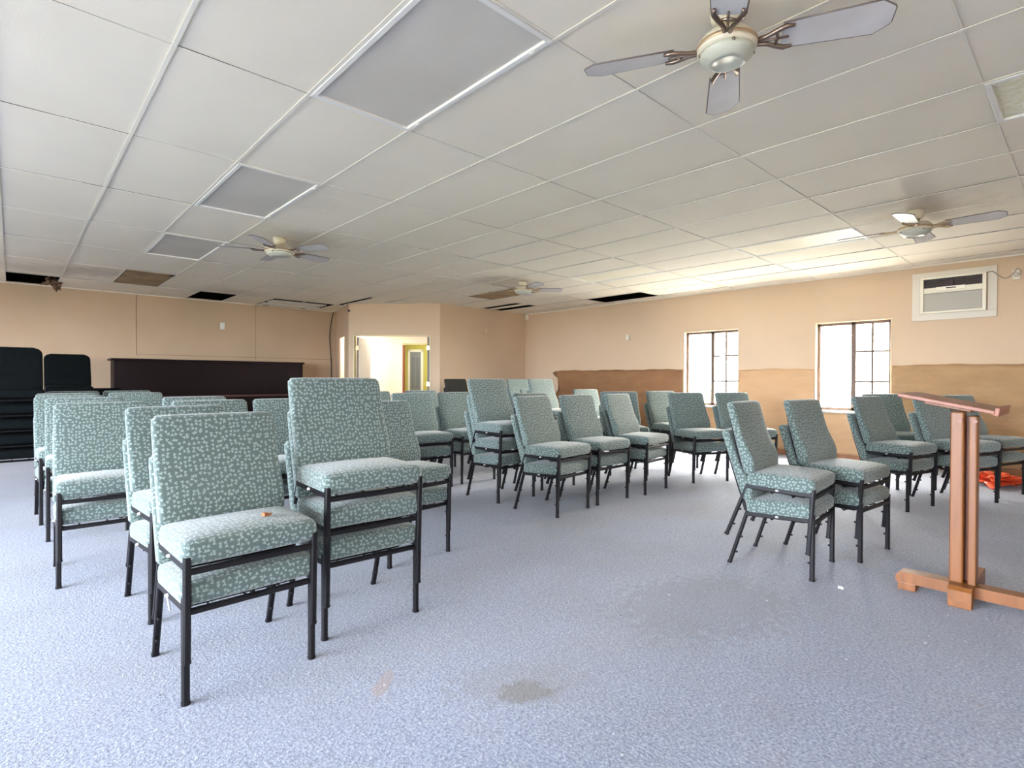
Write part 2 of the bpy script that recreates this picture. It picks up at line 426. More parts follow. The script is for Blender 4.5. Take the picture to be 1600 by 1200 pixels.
# seams of the wall panels on the back wall
sm = MB(); sm.box(1.627, 1.634, YB - .003, YB, 1.57, CZ); sm.box(3.637, 3.641, YB - .003, YB, 1.53, CZ); sm.box(1.63, 5.3, YB - .004, YB, 1.566, 1.572)
sm.build('trim_2', plain('panel_seam_brown', (.20, .12, .07), .9), kind='structure')
bb = MB(); bb.bbox(XW - .012, XW - .001, YF, 8.98, .0, .085)
bb.build('baseboard_right', plain('orange_wood_baseboard', (.33, .14, .06), .5, 0, .2, 6), kind='structure')
bb = MB(); bb.bbox(XL, 5.3, YB - .012, YB - .001, 0, .085); bb.build('baseboard_back', MAROON2, kind='structure')

# windows in the right wall
def window(idx, w, vis=True):
    y0, y1, z0, z1 = w; root = empty('window_%d' % idx, (XW, (y0 + y1) / 2, z0), kind='structure')
    hw = (y1 - y0) / 2; h = z1 - z0
    def b(name, mb, mat): return mb.build(name, mat, root)
    X = .075
    f = MB(); t = .040
    f.bbox(X, X + .05, -hw, -hw + t, 0, h); f.bbox(X, X + .05, hw - t, hw, 0, h); f.bbox(X, X + .05, -hw, hw, h - t, h); f.bbox(X, X + .05, -hw, hw, 0, t + .01)
    f.bbox(X + .0, X + .046, -.034, .026, 0, h)
    b('frame', f, FRAME)
    m = MB(); gy = -hw / 2
    m.box(X + .008, X + .03, gy - .015, gy + .015, .02, h - .02)
    for k in (1, 2): m.box(X + .012, X + .03, -hw + .02, -.015, h * k / 3 - .015, h * k / 3 + .015)
    b('muntin', m, FRAME)
    p = MB(); p.box(X + .034, X + .038, -hw + .02, -.01, .02, h - .02); p2 = MB(); p2.box(X + .02, X + .024, .0, hw - .02, .02, h - .02)
    b('pane', p, GLASS); b('pane', p2, GLASS)
    c = MB(); k = .012; e = .006
    for a in ((-e, k, -hw - .012, -hw + .002, -.0, h + .012), (-e, k, hw - .002, hw + .012, 0, h + .012), (-e, k, -hw - .012, hw + .012, h - .002, h + .014)): c.bbox(*a)
    b('casing', c, plain('pale_peach_trim_%d' % idx, (.72, .55, .37), .6))
    s = MB(); s.bbox(-.035, .08, -hw - .015, hw + .015, -.022, .006, .006)
    b('sill', s, WHITE)
    st = MB(); st.box(X - .01, X, -hw + .01, -hw + .02, .3, .33) if False else None
window(1, W1); window(2, W2)

# hall and small room behind the double doorway
D = (P2 - P1).normalized(); N = Vector((-D.y, D.x))
if N.x < 0: N = -N
def hp(s, o): return Vector((P1.x + D.x * s + N.x * o, P1.y + D.y * s + N.y * o))
def hallwall(name, a, b, holes, mat, z1=2.6):
    pa, pb = hp(*a), hp(*b)
    return wall_between(name, pa, pb, holes, mat, .1, z1)
hallwall('wall_hall', (-1.6, 2.4), (3.2, 2.4), [(1.6 + .44, 1.6 + 1.32, -.01, 2.02)], HALL)
hallwall('wall_hall_side', (3.2, 1.85), (3.2, 2.4), [], HALL)
hallwall('wall_hall_end', (-1.42, 2.45), (-.80, 1.34), [], HALL)
hallwall('wall_small_room', (-.6, 4.4), (2.2, 4.4), [], LIME)
hallwall('wall_small_room_left', (.33, 2.5), (-.08, 4.4), [], HALL)
hallwall('wall_small_room_right', (1.5, 4.4), (1.5, 2.5), [], LIME)
HP = [(.0, .07), (-.76, 1.33), (-1.4, 2.5), (-1.4, 4.6), (3.2, 4.6), (3.2, 1.8), (1.88, .10)]
def slab_poly(name, z0, z1, mat): return MB().prism([hp(*p) for p in HP], z0, z1).build(name, mat, kind='structure')
slab_poly('floor_hall', -.05, .003, plain('tan_vinyl_floor', (.45, .38, .30), .5))
slab_poly('ceiling_hall', 2.42, 2.46, WHITE)
def frame_on(name, a0, s0, s1, off, z, w, mat, d=.02, back=.12):
    root = empty(name, (*hp(0, off), 0), math.atan2(D.y, D.x), kind='structure')
    m = MB(); m.bbox(s0 - w, s0, -d, back, 0, z + w); m.bbox(s1, s1 + w, -d, back, 0, z + w); m.bbox(s0 - w, s1 + w, -d, back, z, z + w)
    m.build('door_frame', mat, root); return root
d1 = frame_on('door_1', None, .115, 1.645, 0, 2.0, .018, plain('yellowed_jamb', (.75, .66, .42), .5), .012, .13)
def leaf(root, s, o0, o1, side):
    m = MB(); m.bbox(s - .018, s + .018, o0, o1, .01, 1.985, .003)
    lf = m.build('leaf', WHITE, root)
    pm = MB()
    for a, b in ((.25, .9), (1.0, 1.85)):
        for c, dd in ((.10, .34), (.42, .66)):
            pm.bbox(s - .022, s + .022, o0 + c, o0 + dd, a, b, .006)
    pm.build('raised_panel', plain('leaf_panel_white', (.74, .72, .69), .5), lf)
    e = MB(); e.box(s - .019, s + .019, o0 - .002, o0 + .004, .01, 1.985); e.box(s - .019, s + .019, o1 - .004, o1 + .002, .01, 1.985)
    e.build('dark_edge', BLADEE, lf)
    hm = MB()
    for z in (.25, 1.0, 1.72): hm.bbox(s - .035, s + .035, o0 - .03, o0 - .004, z, z + .09, .003)
    hm.build('hinge', BRASS, lf)
leaf(d1, .16, .07, .80, 1); leaf(d1, 1.60, .07, .80, -1)
d2 = frame_on('door_2', None, .47, 1.30, 2.4, 1.98, .03, plain('cream_jamb', (.72, .62, .36), .5), .012, .11)
m = MB(); m.bbox(.44, .475, -.018, .112, 0, 1.97, .004); m.build('jamb', plain('red_brown_jamb', (.28, .075, .045), .5), d2)
d3 = frame_on('door_3', None, .12, .42, 4.385, 1.90, .07, WHITE, .02, .01)
m = MB(); m.bbox(.12, .42, -.03, .0, .01, 1.9, .003); lf = m.build('leaf', GREYD, d3)
pm = MB()
for a, b in ((.15, .75), (.9, 1.75)):
    for c, dd in ((.15, .25), (.29, .39)): pm.bbox(c, dd, -.040, -.02, a, b, .008)
pm.build('raised_panel', plain('grey_blue_panel', (.17, .19, .225), .5), lf)

# ------------------------------------------------------------------ light fixtures
def fixture(x, y, label, lensm, rim=WHITE):
    i, j = cell(x, y); x0, x1, y0, y1 = GX[i], GX[i + 1], GY[j], GY[j + 1]
    cx, cy = (x0 + x1) / 2, (y0 + y1) / 2; hx, hy = (x1 - x0) / 2 - .006, (y1 - y0) / 2 - .006
    t = empty('ceiling_light', (cx, cy, CZ), 0, label, 'ceiling light', 'fluorescent light panels in the ceiling grid')
    f = MB(); w = .026
    f.bbox(-hx, hx, -hy, -hy + w, -.008, .03, .003); f.bbox(-hx, hx, hy - w, hy, -.008, .03, .003)
    f.bbox(-hx, -hx + w, -hy + w, hy - w, -.008, .03, .003); f.bbox(hx - w, hx, -hy + w, hy - w, -.008, .03, .003)
    f.build('frame', rim, t)
    l = MB(); l.box(-hx + w, hx - w, -hy + w, hy - w, .006, .012); l.build('lens', lensm, t)
    h = MB(); h.box(-hx + .01, hx - .01, -hy + .01, hy - .01, .03, .11); h.build('housing', WHITE, t)
    for s in (-1, 1):
        c = MB(); c.bbox(hx - .02, hx - .008, s * (hy - .12) - .014, s * (hy - .12) + .014, -.014, -.006, .003); c.build('latch', WHITE, t)
    return t
fixture(1.4, 2.2, 'large grey-lensed ceiling light panel nearest the camera', LENS)
fixture(1.4, 4.7, 'grey ceiling light panel behind the nearest one', LENS)
fixture(1.4, 7.1, 'small-looking grey ceiling light panel beside the far left ceiling fan', LENS)
fixture(6.3, 2.2, 'long cream ceiling light panel behind a blade of the right fan', LENS_C)
fixture(6.3, 4.7, 'cream ceiling light panel near the middle of the far ceiling', LENS_C)
fixture(3.9, -.2, 'bright crinkled yellowish ceiling light panel at the right edge', LENS_Y)
# open fixture pan, brown
t = empty('ceiling_panel', ((6.03 + 6.64) / 2, 7.12, CZ), 0, 'brown bare ceiling panel behind the farthest ceiling fan', 'ceiling panel')
MB().bbox(-.29, .29, -.61, .61, -.004, .012).build('board', BROWNP, t)
MB().box(-.295, .295, -.615, -.605, -.006, .02).box(-.295, .295, .605, .615, -.006, .02).build('rim', BARM, t)
t = empty('ceiling_panel', (1.155 + .305, 9.76, CZ), 0, 'brown water-stained ceiling tile beside the grey light panels', 'ceiling panel')
MB().bbox(-.285, .285, -.67, .67, -.002, .012).build('board', BROWNP, t)
MB().box(.225, .29, -.67, -.55, -.006, -.001).build('broken_corner', BLACKM, t)
# dislodged tiles around the missing ones
def loose(name, label, x0, x1, y0, y1, z0, z1, mat=TILE, tilt=(0, 0)):
    cx, cy = (x0 + x1) / 2, (y0 + y1) / 2
    o = MB().bbox(-(x1 - x0) / 2, (x1 - x0) / 2, -(y1 - y0) / 2, (y1 - y0) / 2, 0, .016, .003).build(name, mat, None, (cx, cy, z0))
    o.rotation_euler = (R(tilt[0]), R(tilt[1]), 0)
    return tag(o, label, 'ceiling tile')
loose('ceiling_tile', 'tile slid sideways leaving a dark slit above the doorway', 4.97, 5.40, 9.08, 10.44, CZ + .004, 0)
loose('ceiling_tile', 'white tile half covering the dark hole above the far corner', 7.52, 7.66, 7.78, 8.98, CZ + .006, 0)
loose('ceiling_tile', 'brown board lying slanted in the hole by the far right wall', 7.95, 8.25, 5.4, 6.2, CZ + .07, 0, BROWNP, (4, -6))
t = empty('fallen_ceiling_light', (4.2, 11.02, CZ - .01), 0, 'white light pan hanging loose above the dark counter', 'ceiling light')
m = MB(); m.bbox(-.56, .50, -.40, -.06, .0, .012); m.bbox(-.58, .54, .04, .54, -.012, .004)
m.build('pan', WHITE, t)
m = MB(); m.bbox(-.50, .44, -.05, .03, .004, .03); m.build('lamp_tube', LENS, t)
m = MB(); m.bbox(-.5, -.40, .30, .36, -.016, -.011); m.bbox(.26, .36, .30, .36, -.016, -.011); m.build('slot', BLACKM, t)
# insulation tuft
def blob(n, r, seed, squash=(1, 1, 1), amp=.35, sub=3):
    rnd = random.Random(seed); bm = bmesh.new(); bmesh.ops.create_icosphere(bm, subdivisions=sub, radius=r)
    ph = [(Vector((rnd.uniform(-1, 1), rnd.uniform(-1, 1), rnd.uniform(-1, 1))).normalized(), rnd.uniform(2, 7), rnd.uniform(0, 6)) for _ in range(9)]
    for v in bm.verts:
        d = v.co.normalized(); k = 1 + amp * sum(math.sin(f * d.dot(a) * 2 + p) for a, f, p in ph) / 3
        v.co = Vector((v.co.x * squash[0], v.co.y * squash[1], v.co.z * squash[2])) * k
    return bm
m = MB(); m.frombm(blob(0, .07, 3, (1, 1.2, .8), .5), Matrix.Translation((0, 0, 0)), True); m.frombm(blob(0, .05, 5, (1, 1, 1.3), .5), Matrix.Translation((.07, .05, -.04)), True)
m.tube([(0, 0, 0), (-.03, .02, .10), (-.02, .0, .22)], .012, 6)
tag(m.build('insulation_tuft', plain('frayed_insulation', (.17, .10, .06), .9, 0, .6, 22), None, (.45, 11.0, CZ - .005)), 'frayed insulation tuft hanging from the hole at far left', 'insulation')

# ------------------------------------------------------------------ ceiling fans
def fan(x, y, zrim, rot, nb, br, label, rod, arm, edge, rad=.115, tilt=-12):
    t = empty('ceiling_fan', (x, y, CZ), 0, label, 'ceiling fan', 'ceiling fans')
    dz = zrim - CZ
    c = MB(); c.lathe([(.015, -.075), (.05, -.07), (.062, -.045), (.066, -.0)], 28); c.build('canopy', FANW, t)
    if rod:
        c = MB(); c.tube([(0, 0, -.05), (0, 0, dz + .05)], .012, 10); c.build('downrod', FANW, t)
    else:
        c = MB(); c.lathe([(.035, dz + .03), (.035, -.05)], 20); c.build('neck', BRASS, t)
    c = MB(); c.lathe([(rad * .45, dz + .055), (rad * .8, dz + .045), (rad * .98, dz + .02), (rad, dz), (rad * .97, dz - .012), (rad * .90, dz - .02)], 40); mo = c.build('motor', FANW, t)
    c = MB(); c.lathe([(rad * 1.005, dz + .012), (rad * 1.015, dz + .008), (rad * 1.015, dz + .002), (rad * 1.005, dz - .002)], 40); c.build('trim_ring', BRASS, mo)
    c = MB(); c.lathe([(rad * .9, dz - .018), (rad * .88, dz - .035), (rad * .62, dz - .058), (rad * .48, dz - .064), (rad * .46, dz - .06), (.002, dz - .066)], 36); c.build('bottom_bowl', BOWL, t)
    for k in range(4):
        a = R(40 + 90 * k); c = MB(); c.lathe([(.001, dz - .030), (.006, dz - .028), (.006, dz - .02)], 8, (rad * .9 * math.cos(a), rad * .9 * math.sin(a), 0)); c.build('screw', BRONZE, mo)
    for k in range(nb):
        a = R(rot + 360 / nb * k)
        M = Matrix.Rotation(a, 4, 'Z') @ Matrix.Translation((0, 0, dz + .004)) @ Matrix.Rotation(R(tilt), 4, 'X')
        # scrolled arm: two curved prongs and a cross bar
        am = MB()
        for s in (-1, 1):
            p = [(rad * .9, s * .008), (rad + .03, s * .018), (rad + .07, s * .040), (rad + .095, s * .052), (rad + .125, s * .050)]
            am.tube([M @ Vector((px, py, -.002)) for px, py in p], .006, 8, rads=[.010, .009, .010, .010, .006])
        am.tube([M @ Vector((rad + .062, -.036, -.002)), M @ Vector((rad + .072, 0, -.002)), M @ Vector((rad + .062, .036, -.002))], .006, 8)
        am.tube([M @ Vector((rad * .9, 0, -.002)), M @ Vector((rad + .11, 0, -.003))], .005, 8)
        am.build('blade_arm', arm, t)
        w0, w1, x0, x1 = .060, .076, rad + .085, br
        poly = [(x0, -w0), (x1 - .05, -w1), (x1 - .005, -w1 + .035), (x1, -w1 + .045), (x1, w1 - .045), (x1 - .005, w1 - .035), (x1 - .05, w1), (x0, w0)]
        bm_ = MB(); bm_.prism(poly, .004, .010, M)
        bl = bm_.build('blade', [BLADE], t)
        em = MB(); pts = poly + [poly[0]]
        em.tube([M @ Vector((px, py, .007)) for px, py in poly], .0036, 6); em.build('edge_banding', edge, bl)
    return t
fan(2.11, 1.02, 2.475, 27.5, 4, .57, 'large four-blade ivory ceiling fan overhead nearest the camera', False, BRONZE, BLADEE, .115)
fan(5.86, 1.10, 2.48, 2, 4, .60, 'four-blade ceiling fan above the wood lectern, near the right wall', False, BRASS, BLADEE, .13)
fan(2.10, 5.92, 2.497, 12, 5, .60, 'pale five-blade ceiling fan on a rod over the left chairs', True, BRONZE, BLADEE, .15, -10)
fan(5.75, 5.97, 2.51, 35, 5, .60, 'farthest ceiling fan, hanging by the brown panel', True, BRASS, BLADEE, .14, -10)

# ------------------------------------------------------------------ chairs
def stops(h, r, nin, nr=3):
    a = [-h + r * (1 - math.cos(math.pi / 2 * k / nr)) for k in range(nr)]
    return a + [-h + r + (2 * h - 2 * r) * k / nin for k in range(nin + 1)] + [-x for x in a[::-1]]
def rbox(hx, hy, hz, r, nx=6, ny=6, nz=1, nr=3):
    """rounded box, centred; returns verts, faces"""
    X, Y, Z = stops(hx, r, nx, nr), stops(hy, r, ny, nr), stops(hz, r, nz, nr)
    idx = {}; vs = []; fs = []
    def V(i, j, k):
        key = (i, j, k)
        if key not in idx:
            p = Vector((X[i], Y[j], Z[k])); c = Vector((max(-hx + r, min(hx - r, p.x)), max(-hy + r, min(hy - r, p.y)), max(-hz + r, min(hz - r, p.z))))
            d = p - c
            if d.length > 1e-9: p = c + d.normalized() * r
            idx[key] = len(vs); vs.append(p)
        return idx[key]
    a, b, c = len(X) - 1, len(Y) - 1, len(Z) - 1
    for i in range(a):
        for j in range(b):
            fs.append((V(i, j, 0), V(i, j + 1, 0), V(i + 1, j + 1, 0), V(i + 1, j, 0))); fs.append((V(i, j, c), V(i + 1, j, c), V(i + 1, j + 1, c), V(i, j + 1, c)))
    for i in range(a):
        for k in range(c):
            fs.append((V(i, 0, k), V(i + 1, 0, k), V(i + 1, 0, k + 1), V(i, 0, k + 1))); fs.append((V(i, b, k), V(i, b, k + 1), V(i + 1, b, k + 1), V(i + 1, b, k)))
    for j in range(b):
        for k in range(c):
            fs.append((V(0, j, k), V(0, j, k + 1), V(0, j + 1, k + 1), V(0, j + 1, k))); fs.append((V(a, j, k), V(a, j + 1, k), V(a, j + 1, k + 1), V(a, j, k + 1)))
    return vs, fs
BW = .243
def backline(z):  # rear face of the backrest
    return .372 + (z - .40) * .335
def make_chair(name, fab, met, corner, proto_loc=(0, 0, -50)):
    root = empty(name, (0, 0, 0))
    # seat cushion
    hx, hy, hz = .243, .190, .047
    vs, fs = rbox(hx, hy, hz, .030, 8, 8, 1, 3)
    out = []
    for v in vs:
        x, y, z = v
        if z > 0: z += .014 * (1 - (x / hx) ** 2) * (1 - (y / hy) ** 2) - .010 * max(0, (-y - .08) / .13) ** 2
        yy = y + .167; out.append((x, yy, z + .386 - .018 * (yy / .38)))
    m = MB(); m.add(out, fs, True); m.build('seat', fab, root, uv=True)
    # backrest
    zh = .215; zc = .40 + zh; th = .024
    vs, fs = rbox(BW, th, zh, .018, 8, 1, 12, 3); out = []
    for v in vs:
        x, t, s = v
        # rounded upper / lower corners in the panel's own plane
        for sgn, Rr in ((1, corner), (-1, .022)):
            if s * sgn > zh - Rr and abs(x) > BW - Rr:
                dx, ds = abs(x) - (BW - Rr), s * sgn - (zh - Rr); mm = max(dx, ds); ln = math.hypot(dx, ds)
                if ln > 1e-9:
                    k = mm / ln; x = math.copysign(BW - Rr + dx * k, x); s = sgn * (zh - Rr + ds * k)
        z = zc + s; u = (s + zh) / (2 * zh)               # 0 bottom, 1 top
        bulge = .030 * math.exp(-((u - .22) / .20) ** 2)   # lumbar swell on the front
        y = backline(z)
        if t < 0: y += -th * 2 + (t + th) - bulge - .006 * (1 - (x / BW) ** 2)
        else: y += t - th
        out.append((x, y, z))
    m = MB(); m.add(out, fs, True); m.build('backrest', fab, root, uv=True)
    # legs
    for s in (-1, 1):
        x = s * .227
        m = MB(); m.bar((x, -.012, 0), (x, -.012, .376), .025, .025); m.bar((x, -.012, 0), (x, -.012, .012), .028, .028)
        for z in (.095, .255): m.bbox(x - .006, x + .006, .0, .012, z, z + .012, .003)
        m.build('leg', met, root)
        m = MB(); m.bar((x, .455, 0), (x, .350, .335), .025, .020); m.bar((x, .456, 0), (x, .452, .012), .028, .025)
        for z in (.07, .17):
            yy = .455 - .105 * z / .335; m.bbox(x - .006, x + .006, yy - .026, yy - .010, z, z + .012, .003)
        m.build('leg', met, root)
    m = MB()
    for s in (-1, 1): m.bar((s * .229, -.01, .343), (s * .229, .355, .327), .022, .030)
    m.bar((-.225, -.012, .322), (.225, -.012, .322), .022, .020, (0, 0, 1)); m.bar((-.225, .345, .325), (.225, .345, .325), .022, .02, (0, 0, 1))
    fr = m.build('seat_frame', met, root)
    for s in (-1, 1):
        m = MB(); m.lathe([(.0, -.006), (.010, -.005), (.010, .003), (.001, .006)], 10, (s * .240, .175, .336)); m.build('bolt', BOLT, fr)
    m = MB()
    for s in (-1, 1):
        m.tube([(s * .21, .345, .325), (s * .21, .368, .35), (s * .21, backline(.40) + .008, .40), (s * .21, backline(.60) + .006, .60), (s * .20, backline(.74) + .004, .74)], .010, 8)
    m.tube([(-.205, backline(.70) + .005, .70), (.205, backline(.70) + .005, .70)], .008, 8)
    m.build('back_frame', met, root)
    m = MB()
    for s in (-1, 0, 1): m.tube([(s * .13, .03, .315), (s * .13, .06, .302), (s * .13, .32, .302), (s * .13, .34, .318)], .004, 6)
    for y in (.10, .22): m.tube([(-.215, y, .318), (-.19, y, .302), (.19, y, .302), (.215, y, .318)], .004, 6)
    m.build('book_rack', met, root)
    return root
GREEN = make_chair('stacking_chair', FAB, METAL, .030)
BLACKC = make_chair('black_stacking_chair', BFAB, BMETAL, .075)
GREYC = make_chair('grey_stacking_chair', plain('dark_grey_fabric', (.035, .034, .030), .9, 0, .2, 30, 0, .15), METAL, .030)
used = {}
def place(proto, label, group, M):
    if proto.name not in used: used[proto.name] = 1; o = proto
    else: o = copy_tree(proto)
    o.matrix_world = M
    tag(o, label, 'chair', group); return o
def stack(proto, x, y, rot, n, what, group, pitch=.152, lean=False):
    base = Matrix.Translation((x, y, 0)) @ Matrix.Rotation(R(rot), 4, 'Z')
    rnd = random.Random(int(x * 1000 + y * 77)); out = []
    for k in range(n):
        M = base
        if k:
            a, sh = (3.6, .020) if lean else (1.1 + .7 * k, -.010 * k)
            jx = rnd.uniform(-.005, .005); jr = rnd.uniform(-.4, .4)
            M = base @ Matrix.Translation((jx, sh, .147 + pitch * (k - 1))) @ Matrix.Rotation(R(jr), 4, 'Z') @ Matrix.Rotation(R(a), 4, 'X')
        w = {1: ['Only'], 2: ['Lower', 'Upper'], 3: ['Bottom', 'Middle', 'Top'], 5: ['Bottom', 'Second-lowest', 'Middle', 'Second-highest', 'Top']}[n][k]
        out.append(place(proto, '%s %s' % (w, what), group, M))
    return out
gl, gr, gm, gf = 'green chair stacks on the left', 'green chair stacks on the right by the lectern', 'green chair stacks in the middle rows', 'green chair stacks in the far corner'
G = 'green chair of the '
STACKS = [
 (.67, 2.18, 1.6, 2, G + 'two-high stack nearest the camera, crumb on top seat', gl),
 (1.23, 2.29, -2.7, 3, G + 'tall three-high stack beside the nearest stack', gl),
 (1.90, 2.92, 3.3, 2, G + 'stack half hidden behind right side of the near three-high stack', gl),
 (.70, 3.01, 3.8, 2, G + 'stack directly behind the nearest two-high stack', gl),
 (.41, 3.83, -1.4, 2, G + 'pale stack third back in the outer left row', gl),
 (.41, 4.97, -2, 2, G + 'stack fourth back in the outer left row', gl),
 (.39, 5.58, 2, 2, G + 'stack fifth back in the outer left row', gl),
 (.41, 6.53, 0, 2, G + 'stack sixth back in the outer left row', gl),
 (.51, 7.56, -1, 2, G + 'last stack of outer left row, before the black chairs', gl),
 (1.03, 7.64, -1, 2, G + 'farthest stack just before the left end of the dark counter', gl),
 (1.00, 6.49, 4, 2, G + 'dim stack one before the farthest, near dark counter left end', gl),
 (1.18, 4.72, 5, 2, G + 'stack peeking highest behind the nearest stack, below the dark counter', gl),
 (1.05, 3.82, 2, 2, G + 'stack peeking just over the nearest stack seatback', gl),
 (1.56, 3.82, 0, 2, G + 'stack showing between the nearest stack and the three-high stack', gl),
 (3.20, 4.68, -5, 2, G + 'stack in front of the double doorway, seat visible', gm),
 (3.25, 5.60, 0, 2, G + 'stack peeking left of the doorway stack, mostly hidden', gm),
 (4.02, 5.70, -1, 2, G + 'stack hidden behind the doorway stack', gm),
 (3.83, 4.70, -2, 2, G + 'stack just left of the middle three-high stack', gm),
 (3.52, 3.75, -.6, 3, G + 'three-high stack in the middle, taller than its row', gm),
 (3.54, 3.06, 5.7, 2, G + 'stack at left front of the middle row', gm),
 (4.14, 3.09, -.5, 2, G + 'second stack from left in front middle row', gm),
 (4.84, 3.07, 5.4, 2, G + 'third stack from left in front middle row', gm),
 (5.42, 3.80, -38, 2, G + 'bright stack right behind the third front middle stack', gm),
 (6.33, 3.60, -18, 2, G + 'stack left of the far window, before the brown paper', gm),
 (5.75, 2.94, -24.6, 2, G + 'angled stack below the far window, whole legs visible', gm),
 (6.31, 2.64, -24, 2, G + 'stack standing under right half of the far window', gm),
 (3.57, 1.12, 4.2, 2, G + 'stack seen side-on, nearest the lectern at its left', gr),
 (4.14, .99, -5.7, 2, G + 'stack seen side-on below the near window', gr),
 (5.95, 1.07, -13.1, 2, G + 'stack standing at right edge of the near window', gr),
 (7.00, 1.29, -34, 2, G + 'stack behind, between window edge and lectern board', gr),
 (6.58, .72, -20.5, 2, G + 'stack directly behind the lectern post', gr),
 (7.27, .58, -20, 2, G + 'stack at the right edge, behind the lectern board end', gr),
 (6.36, 6.32, 0, 3, G + 'three-high stack far back, hidden behind the middle three-high stack', gf),
 (5.55, 4.97, 0, 3, G + 'three-high stack beside the torn end of the brown paper', gf),
 (6.02, 5.62, -3, 2, G + 'stack tucked behind the torn-paper three-high stack', gf),
 (4.24, 3.87, -5, 2, G + 'stack directly behind left front stack of the middle row', gf),
 (6.52, 5.02, -12, 2, G + 'far stack peeking over second front middle stack, before brown paper', gf),
]
first_objs = []
for x, y, r_, n, what, grp in STACKS: first_objs.append(stack(GREEN, x, y, r_, n, what, grp, lean=(y < 1.2 and x < 4.5)))
gb = 'black chair stacks at far left'
stack(BLACKC, .0, 7.27, 0, 5, 'black chair of the tall stack at the left picture edge', gb)
stack(BLACKC, .55, 9.0, 0, 5, 'black chair of the tall stack beside the dark counter', gb)
stack(BLACKC, 1.02, 9.75, 0, 2, 'black chair of the short stack at left end of the dark counter', gb)
stack(GREYC, 6.0, 7.6, 0, 3, 'dark grey chair of the far stack right of the doorway', gf)
stack(GREYC, 6.58, 7.5, 0, 3, 'dark grey chair of the far stack behind the middle three-high stack', gf)
# frayed strips hanging under the nearest stack
ribbon = MB()
for k, (dx, pts) in enumerate(((0, [(-.215, .40, .30), (-.222, .425, .20), (-.228, .44, .10), (-.232, .447, .03)]), (0, [(-.20, .36, .30), (-.20, .37, .25), (-.19, .38, .20)]))):
    ribbon.tube(pts, .004, 5, rads=[.006, .004, .005, .002][:len(pts)])
tag(ribbon.build('torn_strip', WHITE, first_objs[0][0]), 'white frayed strip hanging by the rear leg')
# brown scrap on the nearest top seat
top1 = first_objs[0][1]
m = MB(); m.prism([(-.022, -.010), (.004, -.014), (.024, -.004), (.016, .010), (-.004, .004), (-.016, .012)], 0, .006); m.prism([(-.02, -.008), (-.004, -.010), (-.006, .006), (-.018, .008)], .005, .014)
wp = top1.matrix_world @ Vector((.085, .11, .443))
o = m.build('leaf_scrap', plain('rust_brown_scrap', (.34, .13, .05), .8), None, tuple(wp)); o.rotation_euler = (R(3), 0, .5)
tag(o, 'small rust-brown scrap lying on the nearest upper green seat', 'scrap')

# ------------------------------------------------------------------ lectern
def lectern():
    t = empty('lectern', (3.62, .46, 0), 0, 'honey pine wooden lectern with slanted board, standing right of the chairs', 'lectern')
    def part(name, mb, mat, par=None): return mb.build(name, mat, par or t)
    # foot running along the room (y) with pads, and cross foot pointing at the chairs
    m = MB(); poly = [(-.27, .035), (-.27, .075), (-.255, .095), (.255, .095), (.27, .075), (.27, .035)]
    def beam(L0, L1, w, z0, z1, axis, ch=.022):
        pr = [(L0, z0), (L0, z1 - ch), (L0 + ch, z1), (L1 - ch, z1), (L1, z1 - ch), (L1, z0)]
        mb = MB(); n = len(pr)
        vs = []
        for s in (-w / 2, w / 2):
            for a, z in pr: vs.append((s, a, z) if axis == 'y' else (a, s, z))
        mb.add(vs, [list(range(n))[::-1], list(range(n, 2 * n))] + [(i, (i + 1) % n, n + (i + 1) % n, n + i) for i in range(n)])
        return mb
    long_ = beam(-.34, .285, .085, .04, .098, 'y'); lf = part('foot_rail', long_, PINE)
    for q in (.195, -.33): part('foot_pad', MB().bbox(-.043, .043, q, q + .08, 0, .042), PINE, lf)
    cr = beam(-.13, .36, .095, .036, .105, 'x', .018); cf = part('foot_rail', cr, PINE)
    for q in (-.125, .27): part('foot_pad', MB().bbox(q, q + .08, -.0475, .0475, 0, .038), PINE, cf)
    # post: two boards with a gap
    m = MB(); m.bbox(-.045, .055, -.002, .055, .10, .985, .012, 3); part('post_board', m, PINE)
    m = MB(); m.bbox(-.040, .055, -.052, -.020, .10, .965, .006, 2); part('post_board', m, PINE)
    m = MB(); m.bbox(.03, .05, -.022, .0, .10, .96, .002); part('spacer', m, REDW)
    m = MB()
    for yy, zz in ((.012, .94), (-.047, .94)):
        m.lathe([(.001, -.008), (.010, -.006), (.010, .006), (.001, .008)], 12, (0, 0, 0)) if False else None
        M = Matrix.Translation((-.052, yy, zz)) @ Matrix.Rotation(R(90), 4, 'Y')
        bm = bmesh.new(); bmesh.ops.create_cone(bm, cap_ends=True, segments=14, radius1=.010, radius2=.008, depth=.03); m.frombm(bm, M)
    part('peg', m, REDW)
    # slanted board, low toward -y
    ang = math.atan2(1.068 - .990, .73 - .345)
    M = Matrix.Translation((.16, .075, 1.028)) @ Matrix.Rotation(ang, 4, 'X')
    m = MB(); m.bbox(-.235, .235, -.20, .205, -.011, .009, .004, 2, M); bd = part('top_board', m, REDW)
    m = MB(); m.bbox(-.235, .235, -.218, -.198, -.018, .026, .005, 2, M); part('book_ledge', m, REDW, bd)
    m = MB(); m.bbox(-.12, .10, -.10, .10, -.030, -.010, .004, 2, M); part('cleat', m, PINE)
    return t
lectern()

